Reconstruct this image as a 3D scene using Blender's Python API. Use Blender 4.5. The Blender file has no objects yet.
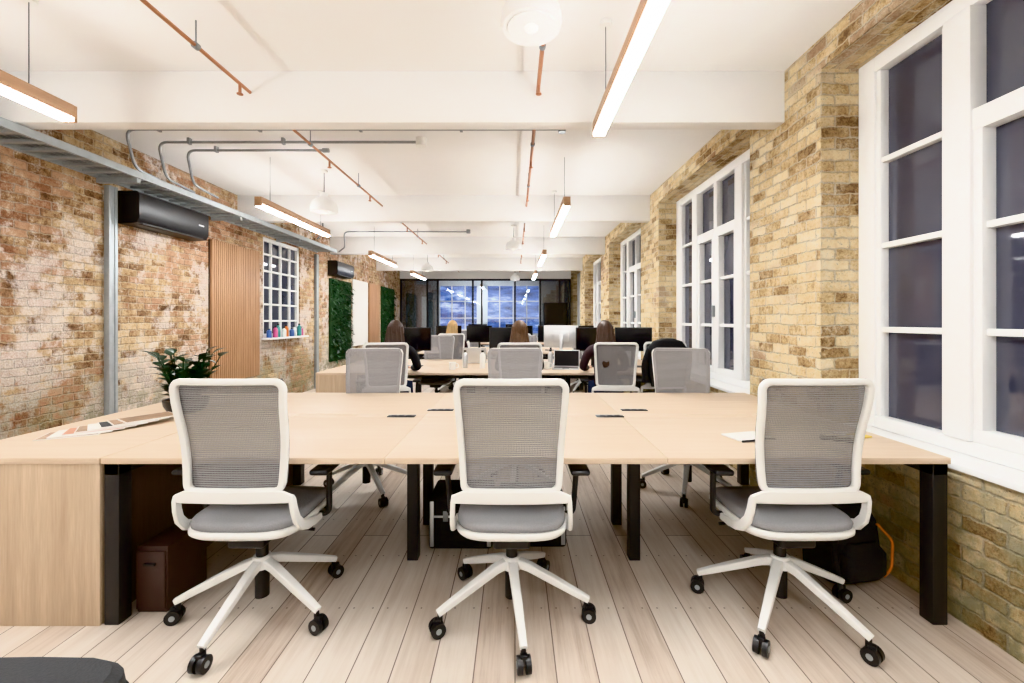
import bpy, bmesh, math, random
from mathutils import Vector, Matrix
random.seed(7)
S=bpy.context.scene
COL=S.collection
# ------------------------------------------------------------ materials
def newmat(name):
    m=bpy.data.materials.new(name); m.use_nodes=True
    nt=m.node_tree; b=nt.nodes['Principled BSDF']; return m,nt,b
def N(nt,t,**k):
    n=nt.nodes.new(t)
    for a,v in k.items(): setattr(n,a,v)
    return n
def mat(name,col,rough=.5,metal=0,noise=0.0,nscale=20,bump=0,emit=None,es=0,spec=None,alpha=None,sheen=0):
    m,nt,b=newmat(name)
    b.inputs['Roughness'].default_value=rough; b.inputs['Metallic'].default_value=metal
    b.inputs['Base Color'].default_value=(*col,1)
    if spec is not None: b.inputs['Specular IOR Level'].default_value=spec
    if emit: b.inputs['Emission Color'].default_value=(*emit,1); b.inputs['Emission Strength'].default_value=es
    tc=N(nt,'ShaderNodeTexCoord'); nz=N(nt,'ShaderNodeTexNoise'); nz.inputs['Scale'].default_value=nscale; nz.inputs['Detail'].default_value=4
    nt.links.new(tc.outputs['Object'],nz.inputs['Vector'])
    if noise:
        mx=N(nt,'ShaderNodeMix',data_type='RGBA'); 
        mx.inputs[6].default_value=(*[c*(1-noise) for c in col],1); mx.inputs[7].default_value=(*[min(1,c*(1+noise)) for c in col],1)
        nt.links.new(nz.outputs['Fac'],mx.inputs[0]); nt.links.new(mx.outputs[2],b.inputs['Base Color'])
    if bump:
        bp=N(nt,'ShaderNodeBump'); bp.inputs['Strength'].default_value=bump; bp.inputs['Distance'].default_value=.005
        nt.links.new(nz.outputs['Fac'],bp.inputs['Height']); nt.links.new(bp.outputs[0],b.inputs['Normal'])
    return m
def ramp(nt,stops,interp='LINEAR'):
    r=N(nt,'ShaderNodeValToRGB'); cr=r.color_ramp; cr.interpolation=interp
    while len(cr.elements)<len(stops): cr.elements.new(.5)
    for e,(p,c) in zip(cr.elements,stops): e.position=p; e.color=(*c,1)
    return r
def math_(nt,op,a,b=None):
    n=N(nt,'ShaderNodeMath',operation=op)
    for i,v in enumerate((a,b)):
        if v is None: continue
        if isinstance(v,(int,float)): n.inputs[i].default_value=v
        else: nt.links.new(v,n.inputs[i])
    return n.outputs[0]
def mixc(nt,f,a,b):
    n=N(nt,'ShaderNodeMix',data_type='RGBA')
    for i,v in ((0,f),(6,a),(7,b)):
        if isinstance(v,(int,float)): n.inputs[i].default_value=v
        elif isinstance(v,tuple): n.inputs[i].default_value=(*v,1)
        else: nt.links.new(v,n.inputs[i])
    return n.outputs[2]
def noise(nt,vec,sc,det=4,rough=.5):
    n=N(nt,'ShaderNodeTexNoise'); n.inputs['Scale'].default_value=sc; n.inputs['Detail'].default_value=det; n.inputs['Roughness'].default_value=rough
    nt.links.new(vec,n.inputs['Vector']); return n.outputs['Fac']
def step(nt,v,a,b):
    r=ramp(nt,[(a,(0,0,0)),(b,(1,1,1))]); nt.links.new(v,r.inputs[0]); return r.outputs[0]
def mrange(nt,v,a,b):
    n=N(nt,'ShaderNodeMapRange'); nt.links.new(v,n.inputs[0]); n.inputs[1].default_value=a; n.inputs[2].default_value=b; return n.outputs[0]
def brickmat(name,stops,mortar,white=False,moss=0.35,red=None,redthr=.5):
    m,nt,b=newmat(name); g=N(nt,'ShaderNodeNewGeometry')
    sp=N(nt,'ShaderNodeSeparateXYZ'); nt.links.new(g.outputs['Position'],sp.inputs[0])
    sn=N(nt,'ShaderNodeSeparateXYZ'); nt.links.new(g.outputs['True Normal'],sn.inputs[0])
    ax=math_(nt,'GREATER_THAN',math_(nt,'ABSOLUTE',sn.outputs[0]),.5)
    az=math_(nt,'GREATER_THAN',math_(nt,'ABSOLUTE',sn.outputs[2]),.5)
    def fm(f,a,c):
        n=N(nt,'ShaderNodeMix'); nt.links.new(f,n.inputs[0]); nt.links.new(a,n.inputs[2]); nt.links.new(c,n.inputs[3]); return n.outputs[0]
    u=fm(ax,sp.outputs[0],sp.outputs[1]); u=fm(az,u,sp.outputs[1]); v=fm(az,sp.outputs[2],sp.outputs[0])
    P=g.outputs['Position']
    wob=noise(nt,P,2.5,3); wv=math_(nt,'MULTIPLY',math_(nt,'SUBTRACT',wob,.5),.035)
    wob2=noise(nt,P,26,3); wv2=math_(nt,'MULTIPLY',math_(nt,'SUBTRACT',wob2,.5),.026)
    cv=N(nt,'ShaderNodeCombineXYZ'); nt.links.new(math_(nt,'ADD',u,wv2),cv.inputs[0]); nt.links.new(math_(nt,'ADD',v,math_(nt,'ADD',wv,wv2)),cv.inputs[1])
    br=N(nt,'ShaderNodeTexBrick'); br.inputs['Scale'].default_value=1
    br.inputs['Brick Width'].default_value=.18; br.inputs['Row Height'].default_value=.068
    br.inputs['Mortar Size'].default_value=.008; br.inputs['Mortar Smooth'].default_value=.7
    br.inputs['Color1'].default_value=(0,0,0,1); br.inputs['Color2'].default_value=(1,1,1,1); br.inputs['Mortar'].default_value=(.5,.5,.5,1)
    nt.links.new(cv.outputs[0],br.inputs['Vector'])
    big=noise(nt,P,1.3,3); mid=noise(nt,P,8,6,.7); fine=noise(nt,P,38,6,.75); fine2=noise(nt,P,90,4,.7)
    t=math_(nt,'ADD',math_(nt,'MULTIPLY',br.outputs['Color'],.48),math_(nt,'MULTIPLY',mid,.55))
    t=math_(nt,'ADD',t,math_(nt,'MULTIPLY',math_(nt,'SUBTRACT',fine,.5),.85))
    t=math_(nt,'ADD',t,math_(nt,'MULTIPLY',math_(nt,'SUBTRACT',big,.5),.4))
    rp=ramp(nt,stops); nt.links.new(t,rp.inputs[0]); c=rp.outputs[0]
    if red:
        rm=math_(nt,'ADD',noise(nt,P,1.1,3),math_(nt,'MULTIPLY',math_(nt,'SUBTRACT',br.outputs['Color'],.5),.4))
        if white: rm=math_(nt,'ADD',rm,math_(nt,'MULTIPLY',mrange(nt,sp.outputs[2],1.3,2.4),.10))
        rc=ramp(nt,[(.25,(red[0]*.3,red[1]*.28,red[2]*.28)),(.5,(red[0]*.75,red[1]*.7,red[2]*.7)),(.75,(min(1,red[0]*1.3),red[1]*1.6,red[2]*1.7))]); nt.links.new(t,rc.inputs[0])
        c=mixc(nt,math_(nt,'MULTIPLY',step(nt,rm,redthr,redthr+.08),.85),c,rc.outputs[0])
    mf=math_(nt,'MULTIPLY',br.outputs['Fac'],math_(nt,'ADD',math_(nt,'MULTIPLY',step(nt,mid,.4,.6),.55),.35))
    c=mixc(nt,mf,c,mixc(nt,fine2,(mortar[0]*.55,mortar[1]*.5,mortar[2]*.45),mortar))
    c=mixc(nt,math_(nt,'MULTIPLY',step(nt,fine,.57,.67),.7),c,(.10,.06,.035))
    lm=math_(nt,'MULTIPLY',step(nt,math_(nt,'ADD',math_(nt,'MULTIPLY',mid,.6),math_(nt,'MULTIPLY',fine2,.4)),.52,.62),.5)
    c=mixc(nt,lm,c,(.78,.69,.54))
    if white:
        zz=math_(nt,'MULTIPLY',math_(nt,'SUBTRACT',1.0,mrange(nt,sp.outputs[2],1.3,2.5)),.05)
        wsum=math_(nt,'ADD',zz,math_(nt,'ADD',math_(nt,'MULTIPLY',noise(nt,P,1.5,4,.6),.62),math_(nt,'MULTIPLY',mid,.38)))
        wm=math_(nt,'MULTIPLY',step(nt,wsum,.525,.585),math_(nt,'ADD',math_(nt,'MULTIPLY',step(nt,fine2,.38,.58),.45),.35))
        c=mixc(nt,wm,c,(.80,.73,.68))
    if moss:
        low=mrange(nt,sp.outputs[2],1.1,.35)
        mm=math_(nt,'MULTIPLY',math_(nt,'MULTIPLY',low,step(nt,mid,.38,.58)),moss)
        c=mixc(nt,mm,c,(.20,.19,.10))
    nt.links.new(c,b.inputs['Base Color']); b.inputs['Roughness'].default_value=.9; b.inputs['Specular IOR Level'].default_value=.2
    bp=N(nt,'ShaderNodeBump'); bp.inputs['Strength'].default_value=1; bp.inputs['Distance'].default_value=.018
    h=math_(nt,'ADD',math_(nt,'MULTIPLY',br.outputs['Fac'],-.6),math_(nt,'MULTIPLY',fine,1.1))
    nt.links.new(h,bp.inputs['Height']); nt.links.new(bp.outputs[0],b.inputs['Normal'])
    return m
def woodmat(name,c1,c2,axis='X',scale=1,rough=.45):
    m,nt,b=newmat(name); g=N(nt,'ShaderNodeNewGeometry'); mp=N(nt,'ShaderNodeMapping')
    s=[26*scale]*3; s['XYZ'.index(axis)]=1.6*scale
    mp.inputs['Scale'].default_value=s; nt.links.new(g.outputs['Position'],mp.inputs[0])
    a=noise(nt,mp.outputs[0],1.0,5,.6); f=noise(nt,mp.outputs[0],5,3,.6)
    t=math_(nt,'ADD',math_(nt,'MULTIPLY',a,.7),math_(nt,'MULTIPLY',f,.3))
    r=ramp(nt,[(.3,c1),(.52,tuple((x+y)/2 for x,y in zip(c1,c2))),(.68,c2)]); nt.links.new(t,r.inputs[0])
    nt.links.new(r.outputs[0],b.inputs['Base Color']); b.inputs['Roughness'].default_value=rough; b.inputs['Specular IOR Level'].default_value=.35
    return m
def floormat():
    m,nt,b=newmat('painted_boards'); g=N(nt,'ShaderNodeNewGeometry'); sp=N(nt,'ShaderNodeSeparateXYZ'); nt.links.new(g.outputs['Position'],sp.inputs[0])
    cv=N(nt,'ShaderNodeCombineXYZ'); nt.links.new(sp.outputs[1],cv.inputs[0]); nt.links.new(sp.outputs[0],cv.inputs[1])
    W=.155
    br=N(nt,'ShaderNodeTexBrick'); br.inputs['Scale'].default_value=1; br.inputs['Brick Width'].default_value=4.2; br.inputs['Row Height'].default_value=W
    br.inputs['Mortar Size'].default_value=.0026; br.inputs['Mortar Smooth'].default_value=.2; br.offset=.37
    br.inputs['Color1'].default_value=(0,0,0,1); br.inputs['Color2'].default_value=(1,1,1,1); br.inputs['Mortar'].default_value=(.5,.5,.5,1)
    nt.links.new(cv.outputs[0],br.inputs['Vector'])
    mp=N(nt,'ShaderNodeMapping'); mp.inputs['Scale'].default_value=(30,1.5,1); nt.links.new(g.outputs['Position'],mp.inputs[0])
    gr=noise(nt,mp.outputs[0],1,6,.7); bl=noise(nt,g.outputs['Position'],2.2,4)
    t=math_(nt,'ADD',math_(nt,'MULTIPLY',gr,.55),math_(nt,'ADD',math_(nt,'MULTIPLY',br.outputs['Color'],.23),math_(nt,'MULTIPLY',bl,.22)))
    r=ramp(nt,[(.27,(.38,.29,.225)),(.42,(.57,.475,.395)),(.6,(.68,.60,.52)),(.78,(.76,.70,.63))]); nt.links.new(t,r.inputs[0]); c=r.outputs[0]
    kn=N(nt,'ShaderNodeTexVoronoi'); kn.inputs['Scale'].default_value=1
    mk=N(nt,'ShaderNodeMapping'); mk.inputs['Scale'].default_value=(2.6,1.7,1); nt.links.new(g.outputs['Position'],mk.inputs[0]); nt.links.new(mk.outputs[0],kn.inputs['Vector'])
    c=mixc(nt,math_(nt,'MULTIPLY',math_(nt,'LESS_THAN',kn.outputs['Distance'],.035),.45),c,(.3,.2,.12))
    fx=math_(nt,'FRACT',math_(nt,'DIVIDE',sp.outputs[0],W)); dx=math_(nt,'SUBTRACT',math_(nt,'ABSOLUTE',math_(nt,'SUBTRACT',fx,.5)),.28)
    dx=math_(nt,'MULTIPLY',dx,W); fy=math_(nt,'MULTIPLY',math_(nt,'SUBTRACT',math_(nt,'FRACT',math_(nt,'DIVIDE',sp.outputs[1],.44)),.5),.44)
    d=math_(nt,'SQRT',math_(nt,'ADD',math_(nt,'POWER',dx,2),math_(nt,'POWER',fy,2)))
    c=mixc(nt,math_(nt,'MULTIPLY',math_(nt,'LESS_THAN',d,.0042),.8),c,(.13,.1,.08))
    c=mixc(nt,math_(nt,'MULTIPLY',br.outputs['Fac'],.85),c,(.12,.08,.06))
    nt.links.new(c,b.inputs['Base Color']); b.inputs['Roughness'].default_value=.5; b.inputs['Specular IOR Level'].default_value=.35
    bp=N(nt,'ShaderNodeBump'); bp.inputs['Strength'].default_value=.4; bp.inputs['Distance'].default_value=.004; bp.invert=True
    nt.links.new(br.outputs['Fac'],bp.inputs['Height']); nt.links.new(bp.outputs[0],b.inputs['Normal'])
    return m
def meshmat():
    m,nt,b=newmat('mesh_fabric'); tc=N(nt,'ShaderNodeTexCoord'); sp=N(nt,'ShaderNodeSeparateXYZ'); nt.links.new(tc.outputs['Object'],sp.inputs[0])
    s=math_(nt,'FRACT',math_(nt,'MULTIPLY',sp.outputs[2],110)); s2=math_(nt,'FRACT',math_(nt,'MULTIPLY',sp.outputs[0],150))
    hole=math_(nt,'MULTIPLY',math_(nt,'GREATER_THAN',s,.62),math_(nt,'GREATER_THAN',s2,.35))
    c=mixc(nt,math_(nt,'GREATER_THAN',s,.5),(.29,.28,.285),(.22,.21,.215))
    nt.links.new(c,b.inputs['Base Color']); b.inputs['Roughness'].default_value=.8; b.inputs['Specular IOR Level'].default_value=.15
    tr=N(nt,'ShaderNodeBsdfTransparent'); mx=N(nt,'ShaderNodeMixShader'); nt.links.new(math_(nt,'MULTIPLY',hole,.45),mx.inputs[0])
    nt.links.new(b.outputs[0],mx.inputs[1]); nt.links.new(tr.outputs[0],mx.inputs[2]); nt.links.new(mx.outputs[0],nt.nodes['Material Output'].inputs['Surface'])
    return m
def glassmat(name,tint=(.9,.95,1),fac=.12):
    m,nt,b=newmat(name); nt.nodes.remove(b)
    tr=N(nt,'ShaderNodeBsdfTransparent'); tr.inputs[0].default_value=(*tint,1); gl=N(nt,'ShaderNodeBsdfGlossy'); gl.inputs['Roughness'].default_value=.02
    mx=N(nt,'ShaderNodeMixShader'); mx.inputs[0].default_value=fac
    nt.links.new(tr.outputs[0],mx.inputs[1]); nt.links.new(gl.outputs[0],mx.inputs[2]); nt.links.new(mx.outputs[0],nt.nodes['Material Output'].inputs['Surface']); return m
def nightmat():
    m,nt,b=newmat('night_view_glass'); g=N(nt,'ShaderNodeNewGeometry')
    mp=N(nt,'ShaderNodeMapping'); mp.inputs['Rotation'].default_value=(0,.6,0); mp.inputs['Scale'].default_value=(.8,1,3.0); nt.links.new(g.outputs['Position'],mp.inputs[0])
    a=noise(nt,mp.outputs[0],1.3,5,.65)
    r=ramp(nt,[(.3,(.02,.035,.11)),(.46,(.08,.15,.42)),(.56,(.18,.28,.58)),(.66,(.85,.9,1))]); nt.links.new(a,r.inputs[0])
    b.inputs['Base Color'].default_value=(.02,.02,.03,1); b.inputs['Roughness'].default_value=.05
    nt.links.new(r.outputs[0],b.inputs['Emission Color']); b.inputs['Emission Strength'].default_value=1.4; return m
M={}
M['plaster']=mat('white_plaster',(.865,.86,.85),.85,noise=.015,nscale=4,bump=.12)
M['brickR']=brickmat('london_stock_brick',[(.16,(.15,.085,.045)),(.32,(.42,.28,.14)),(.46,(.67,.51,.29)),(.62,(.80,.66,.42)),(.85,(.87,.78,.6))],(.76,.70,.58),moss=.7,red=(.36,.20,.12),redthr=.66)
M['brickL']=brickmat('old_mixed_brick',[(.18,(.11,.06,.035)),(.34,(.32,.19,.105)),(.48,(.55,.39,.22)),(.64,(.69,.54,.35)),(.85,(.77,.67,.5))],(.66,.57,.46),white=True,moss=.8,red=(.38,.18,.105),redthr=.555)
M['floor']=floormat()
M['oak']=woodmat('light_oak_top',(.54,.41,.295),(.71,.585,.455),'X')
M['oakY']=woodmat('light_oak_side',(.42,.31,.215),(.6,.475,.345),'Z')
M['slat']=woodmat('slat_wood',(.33,.18,.10),(.5,.31,.185),'Z')
M['fixwood']=woodmat('fixture_wood',(.42,.25,.15),(.56,.37,.24),'Y')
M['black']=mat('black_metal',(.022,.022,.024),.45,noise=.1)
M['blackp']=mat('black_plastic',(.018,.018,.02),.35,noise=.1)
M['blackf']=mat('black_fabric',(.018,.018,.02),.9,noise=.3,bump=.4,nscale=120)
M['white']=mat('white_plastic',(.83,.825,.80),.35,noise=.015)
M['wpaint']=mat('white_gloss_paint',(.86,.86,.85),.4,noise=.02)
M['opal']=mat('opal_enamel',(.88,.88,.87),.3,noise=.01,emit=(1,.98,.95),es=.10)
M['mesh']=meshmat()
M['seat']=mat('grey_fabric',(.27,.268,.275),.95,noise=.12,nscale=180,bump=.4)
M['dgrey']=mat('dark_grey_fabric',(.045,.047,.05),.9,noise=.2,nscale=150,bump=.4)
M['galv']=mat('galvanised_steel',(.30,.32,.33),.4,.75,noise=.15,nscale=15)
M['galvd']=mat('galvanised_channel',(.38,.41,.42),.5,.4,noise=.15,nscale=15)
M['copper']=mat('copper_pipe',(.45,.22,.13),.35,.6,noise=.25,nscale=10)
M['glassn']=mat('night_glass',(.05,.052,.075),.03,spec=1.0,noise=.25,nscale=1.5)
M['night']=nightmat()
M['glass']=glassmat('partition_glass')
M['glassd']=glassmat('tinted_glass',(.45,.5,.55),.18)
M['led']=mat('led_diffuser',(1,1,1),.5,emit=(.965,.985,1),es=128)
M['upfill']=mat('added_uplight_glow',(1,1,1),.5,emit=(.965,.985,1),es=13)  # weak glow added to the fixture tops for the ceiling
M['bulb']=mat('bulb_glow',(1,1,1),.5,emit=(1,.97,.9),es=3)
M['leaf']=mat('leaf_green',(.03,.075,.03),.45,noise=.5,nscale=9)
M['leafd']=mat('dark_leaf_green',(.014,.036,.017),.4,noise=.5,nscale=9)
M['moss']=mat('moss_backing',(.02,.05,.02),.95,noise=.5,nscale=30,bump=.6)
M['soil']=mat('soil',(.04,.025,.015),.95,noise=.3)
M['skin']=mat('skin_tone',(.62,.38,.27),.5,noise=.04,nscale=12)
M['hairb']=mat('brown_hair',(.05,.024,.014),.5,noise=.5,nscale=60,bump=.5)
M['hairbl']=mat('blonde_hair',(.5,.33,.15),.5,noise=.35,nscale=60,bump=.5)
M['hairm']=mat('auburn_hair',(.10,.05,.022),.5,noise=.5,nscale=60,bump=.5)
M['jacket']=mat('dark_jacket',(.02,.02,.024),.85,noise=.3,nscale=60,bump=.3)
M['shirt']=mat('charcoal_shirt',(.05,.03,.035),.85,noise=.2,nscale=60,bump=.3)
M['jeans']=mat('dark_denim',(.03,.04,.08),.85,noise=.3,nscale=90,bump=.3)
M['screen']=mat('screen_glass',(.01,.01,.012),.12,noise=.1)
M['silver']=mat('aluminium',(.62,.63,.64),.35,.7,noise=.04)
M['paper']=mat('paper',(.8,.78,.74),.7,noise=.03)
M['yellow']=mat('sticky_yellow',(.75,.55,.12),.7,noise=.05)
M['orange']=mat('orange_strap',(.6,.17,.03),.6,noise=.05)
M['red']=mat('red_print',(.45,.2,.12),.5,noise=.5,nscale=12)
M['brownp']=mat('brown_print',(.26,.17,.11),.5,noise=.8,nscale=14)
M['blue']=mat('blue_bottle',(.05,.12,.35),.3,noise=.1)
M['teal']=mat('teal_bottle',(.05,.3,.28),.3,noise=.1)
M['pink']=mat('pink_bottle',(.55,.1,.25),.3,noise=.1)
M['brownbox']=woodmat('dark_brown_panel',(.06,.038,.03),(.11,.07,.055),'Z')
M['ped']=mat('dark_laminate',(.05,.03,.027),.5,noise=.1)
M['eye']=mat('eye_white',(.8,.8,.8),.2,noise=.01)
M['lip']=mat('lip',(.5,.2,.17),.5,noise=.05)
# ------------------------------------------------------------ geometry builder
class G:
    def __init__(s): s.bm=bmesh.new(); s.m=[]
    def mi(s,k):
        if k not in s.m: s.m.append(k)
        return s.m.index(k)
    def merge(s,t,k,mtx=None):
        i=s.mi(k)
        for f in t.faces: f.material_index=i
        if mtx is not None: bmesh.ops.transform(t,matrix=mtx,verts=t.verts)
        me=bpy.data.meshes.new('t'); t.to_mesh(me); t.free(); s.bm.from_mesh(me); bpy.data.meshes.remove(me)
    def box(s,x0,x1,y0,y1,z0,z1,k,bev=0,seg=2,rot=None):
        t=bmesh.new(); bmesh.ops.create_cube(t,size=1)
        for v in t.verts: v.co=Vector((v.co.x*(x1-x0),v.co.y*(y1-y0),v.co.z*(z1-z0)))
        if bev: bmesh.ops.bevel(t,geom=t.edges[:],offset=bev,segments=seg,profile=.5,affect='EDGES')
        mt=Matrix.Translation(((x0+x1)/2,(y0+y1)/2,(z0+z1)/2))
        if rot is not None: mt=mt@rot
        s.merge(t,k,mt); return s
    def cyl(s,a,b,r1,k,r2=None,seg=16,caps=True):
        a=Vector(a);b=Vector(b); r2=r1 if r2 is None else r2; d=b-a
        t=bmesh.new(); bmesh.ops.create_cone(t,cap_ends=caps,segments=seg,radius1=r1,radius2=r2,depth=d.length)
        q=Vector((0,0,1)).rotation_difference(d.normalized()).to_matrix().to_4x4()
        s.merge(t,k,Matrix.Translation((a+b)/2)@q); return s
    def sph(s,c,r,k,seg=16,rot=None):
        if isinstance(r,(int,float)): r=(r,r,r)
        t=bmesh.new(); bmesh.ops.create_uvsphere(t,u_segments=seg,v_segments=max(6,seg*3//4),radius=1)
        mt=Matrix.Translation(c)
        if rot is not None: mt=mt@rot
        s.merge(t,k,mt@Matrix.Diagonal((*r,1))); return s
    def rings(s,rs,k,capa=True,capb=True,closed=False):
        t=bmesh.new(); vv=[[t.verts.new(p) for p in r] for r in rs]; n=len(rs[0])
        L=len(vv)
        for i in range(L if closed else L-1):
            a=vv[i];b=vv[(i+1)%L]
            for j in range(n):
                try: t.faces.new((a[j],a[(j+1)%n],b[(j+1)%n],b[j]))
                except: pass
        if not closed:
            if capa: t.faces.new(vv[0][::-1])
            if capb: t.faces.new(vv[-1])
        bmesh.ops.recalc_face_normals(t,faces=t.faces[:])
        s.merge(t,k); return s
    def sweep(s,pts,w,h,k,closed=False,up=(0,0,1),seg=10,pw=1.0,ws=None):
        pts=[Vector(p) for p in pts]; n=len(pts); rs=[]; up=Vector(up); prev=None
        for i,p in enumerate(pts):
            if closed: tg=pts[(i+1)%n]-pts[i-1]
            else: tg=pts[min(i+1,n-1)]-pts[max(i-1,0)]
            tg.normalize(); a=tg.cross(up)
            if a.length<.05: a=prev if prev is not None else tg.cross(Vector((0,1,0)))
            a.normalize()
            if prev is not None and a.dot(prev)<0: a=-a
            prev=a; b=a.cross(tg).normalized(); q=[]
            sc=ws[i] if ws else 1
            for j in range(seg):
                th=2*math.pi*j/seg; c_,s_=math.cos(th),math.sin(th)
                c_=math.copysign(abs(c_)**pw,c_); s_=math.copysign(abs(s_)**pw,s_)
                q.append(p+a*c_*w/2*sc+b*s_*h/2*sc)
            rs.append(q)
        return s.rings(rs,k,closed=closed)
    def tube(s,pts,r,k,seg=10,rad=0.0,bs=6):
        P=[Vector(p) for p in pts]; out=[P[0]]
        for i in range(1,len(P)-1):
            a=P[i]+(P[i-1]-P[i]).normalized()*rad; b=P[i]+(P[i+1]-P[i]).normalized()*rad
            if rad>0:
                for j in range(bs+1):
                    u=j/bs; out.append(a*(1-u)**2+P[i]*2*u*(1-u)+b*u*u)
            else: out.append(P[i])
        out.append(P[-1]); n=len(out); fr=None; rs=[]
        for i,p in enumerate(out):
            tg=(out[min(i+1,n-1)]-out[max(i-1,0)]).normalized()
            if fr is None:
                ref=Vector((0,0,1)) if abs(tg.z)<.9 else Vector((1,0,0)); a=tg.cross(ref).normalized()
            else: a=(fr-tg*fr.dot(tg)).normalized()
            fr=a; b=tg.cross(a)
            rs.append([p+(a*math.cos(2*math.pi*j/seg)+b*math.sin(2*math.pi*j/seg))*r for j in range(seg)])
        return s.rings(rs,k)
    def leaf(s,base,d,up,L,W,k,bend=.3):
        base=Vector(base); d=Vector(d).normalized(); side=d.cross(Vector(up))
        if side.length<.01: side=Vector((1,0,0))
        side.normalize(); nm=side.cross(d).normalized(); t=bmesh.new(); prev=None
        c=[]
        for i,(u,w) in enumerate(((0,.08),(.25,.75),(.5,1),(.78,.62),(1,.04))):
            p=base+d*L*u-nm*(bend*L*u*u); c.append((t.verts.new(p-side*W/2*w+nm*W*.12*w),t.verts.new(p),t.verts.new(p+side*W/2*w+nm*W*.12*w)))
        for a,b in zip(c,c[1:]):
            t.faces.new((a[0],a[1],b[1],b[0])); t.faces.new((a[1],a[2],b[2],b[1]))
        s.merge(t,k)
    def mesh(s,name,ang=35):
        me=bpy.data.meshes.new(name); s.bm.to_mesh(me); s.bm.free()
        for k in s.m: me.materials.append(M[k])
        me.polygons.foreach_set('use_smooth',[True]*len(me.polygons)); me.set_sharp_from_angle(angle=math.radians(ang)); return me
    def done(s,name,parent=None,ang=35,loc=None,rz=0):
        return obj(name,s.mesh(name,ang),parent,loc,rz)
def obj(name,me,parent=None,loc=None,rz=0):
    o=bpy.data.objects.new(name,me); COL.objects.link(o)
    if parent: o.parent=parent
    if loc: o.location=loc
    o.rotation_euler.z=rz; return o
def empty(name,loc=(0,0,0),rz=0):
    o=bpy.data.objects.new(name,None); COL.objects.link(o); o.location=loc; o.rotation_euler.z=rz; o.empty_display_size=.1; return o
# ------------------------------------------------------------ room shell
XL,XP,XW,XG=-3.88,1.89,1.96,2.17
YB,YF=-2.6,16.6
CZ=3.07
CT=CZ-.002
G().box(XL-.3,2.5,YB-.2,YF+.2,-.15,0,'floor').done('floor')
G().box(XL-.3,2.5,YB-.2,YF+.2,CZ,CZ+.15,'plaster').done('ceiling')
for i,y in enumerate((.01,3.01,6.01,9.01,12.01,15.0)):
    G().box(XL,XP-.001,y,y+.12,2.71,CZ,'plaster',.004).done('ceiling_beam_%d'%(i+1))  # plaster ceiling beams across the room
g=G(); wy0,wy1,wz0,wz1=6.62,7.76,1.05,2.62
g.box(XL-.3,XL,YB,wy0,0,CZ,'brickL'); g.box(XL-.3,XL,wy1,YF,0,CZ,'brickL'); g.box(XL-.3,XL,wy0,wy1,0,wz0,'brickL'); g.box(XL-.3,XL,wy0,wy1,wz1,CZ,'brickL')
g.done('wall_left')
g=G()
piers=[(-.34+3*i,.46+3*i) for i in range(0,6)]
for a,b in piers: g.box(XP,2.4,a,b,0,CZ,'brickR')
gaps=[(YB,-.34)]+[(piers[i][1],piers[i+1][0]) for i in range(5)]+[(piers[-1][1],YF)]
for a,b in gaps:
    g.box(XW,2.4,a,b,0,.66,'brickR'); g.box(XP,2.4,a,b,2.88,CZ,'brickR')
g.done('wall_right')
g=G(); g.box(XL-.3,2.5,YB-.2,YB,0,CZ,'plaster'); g.done('wall_front')
g=G()
zs0,zs1=.75,2.7
for a,b in ((XL-.3,-2.95),(-1.42,-1.12),(.98,2.5)): g.box(a,b,YF,YF+.2,0,CZ,'plaster')
g.box(-2.95,-1.42,YF,YF+.2,0,zs0,'plaster').box(-1.12,.98,YF,YF+.2,0,zs0,'plaster').box(-2.95,-1.42,YF,YF+.2,zs1,CZ,'plaster').box(-1.12,.98,YF,YF+.2,zs1,CZ,'plaster')
g.done('wall_back')
def rwindow(name,y0,y1):
    g=G(); z0,z1=.66,2.878; xf=XG-.05; xb=XG+.03
    def bar(a,b,c,d,dx=0,bev=.006): g.box(xf+dx,xb,a,b,c,d,'wpaint',bev)
    e=.12
    g.box(XW-.02,XG+.03,y0+.003,y1-.003,z0+.003,z0+.032,'wpaint',.006)
    zb=z0+.033; bar(y0+.003,y0+e,zb,z1); bar(y1-e,y1-.003,zb,z1); bar(y0+e,y1-e,zb,zb+.07); bar(y0+e,y1-e,z1-.09,z1)
    A=.42; m=.13
    yA=y0+e+A; yC=y1-e-A
    bar(yA,yA+m,zb+.07,z1-.09,-.015); bar(yC-m,yC,zb+.07,z1-.09,-.015)
    zr=[zb+.07,1.27,1.76,2.26,z1-.09]
    for z in zr[1:-1]:
        bar(y0+e,yA,z-.016,z+.016,.02); bar(yC,y1-e,z-.016,z+.016,.02)
        bar(yA+m,yC-m,z-.016,z+.016,.02)
    ym=(yA+yC)/2; bar(ym-.035,ym+.035,zb+.07,z1-.09,.0)
    for a,b in ((yA+m,ym-.035),(ym+.035,yC-m)):
        bar(a,a+.04,zb+.07,2.24,-.002); bar(b-.04,b,zb+.07,2.24,-.002); bar(a,b,zb+.07,zb+.13,-.003); bar(a,b,2.2,2.30,-.006)
    for a,b in ((y0+e,y0+e+.03),(yA-.03,yA),(yC,yC+.03),(y1-e-.03,y1-e)): bar(a,b,zb+.07,z1-.09,.012)
    g.box(XG+.012,XG+.018,y0+e,y1-e,zb+.05,z1-.07,'glassn')
    g.box(xf-.03,xf,ym-.01,ym+.01,1.36,1.48,'galv',.004)
    g.done(name)
for i in range(-1,5):
    rwindow('window_%d'%(i+2),max(YB,.46+3*i),2.66+3*i)
g=G(); x0=XL-.1
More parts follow.
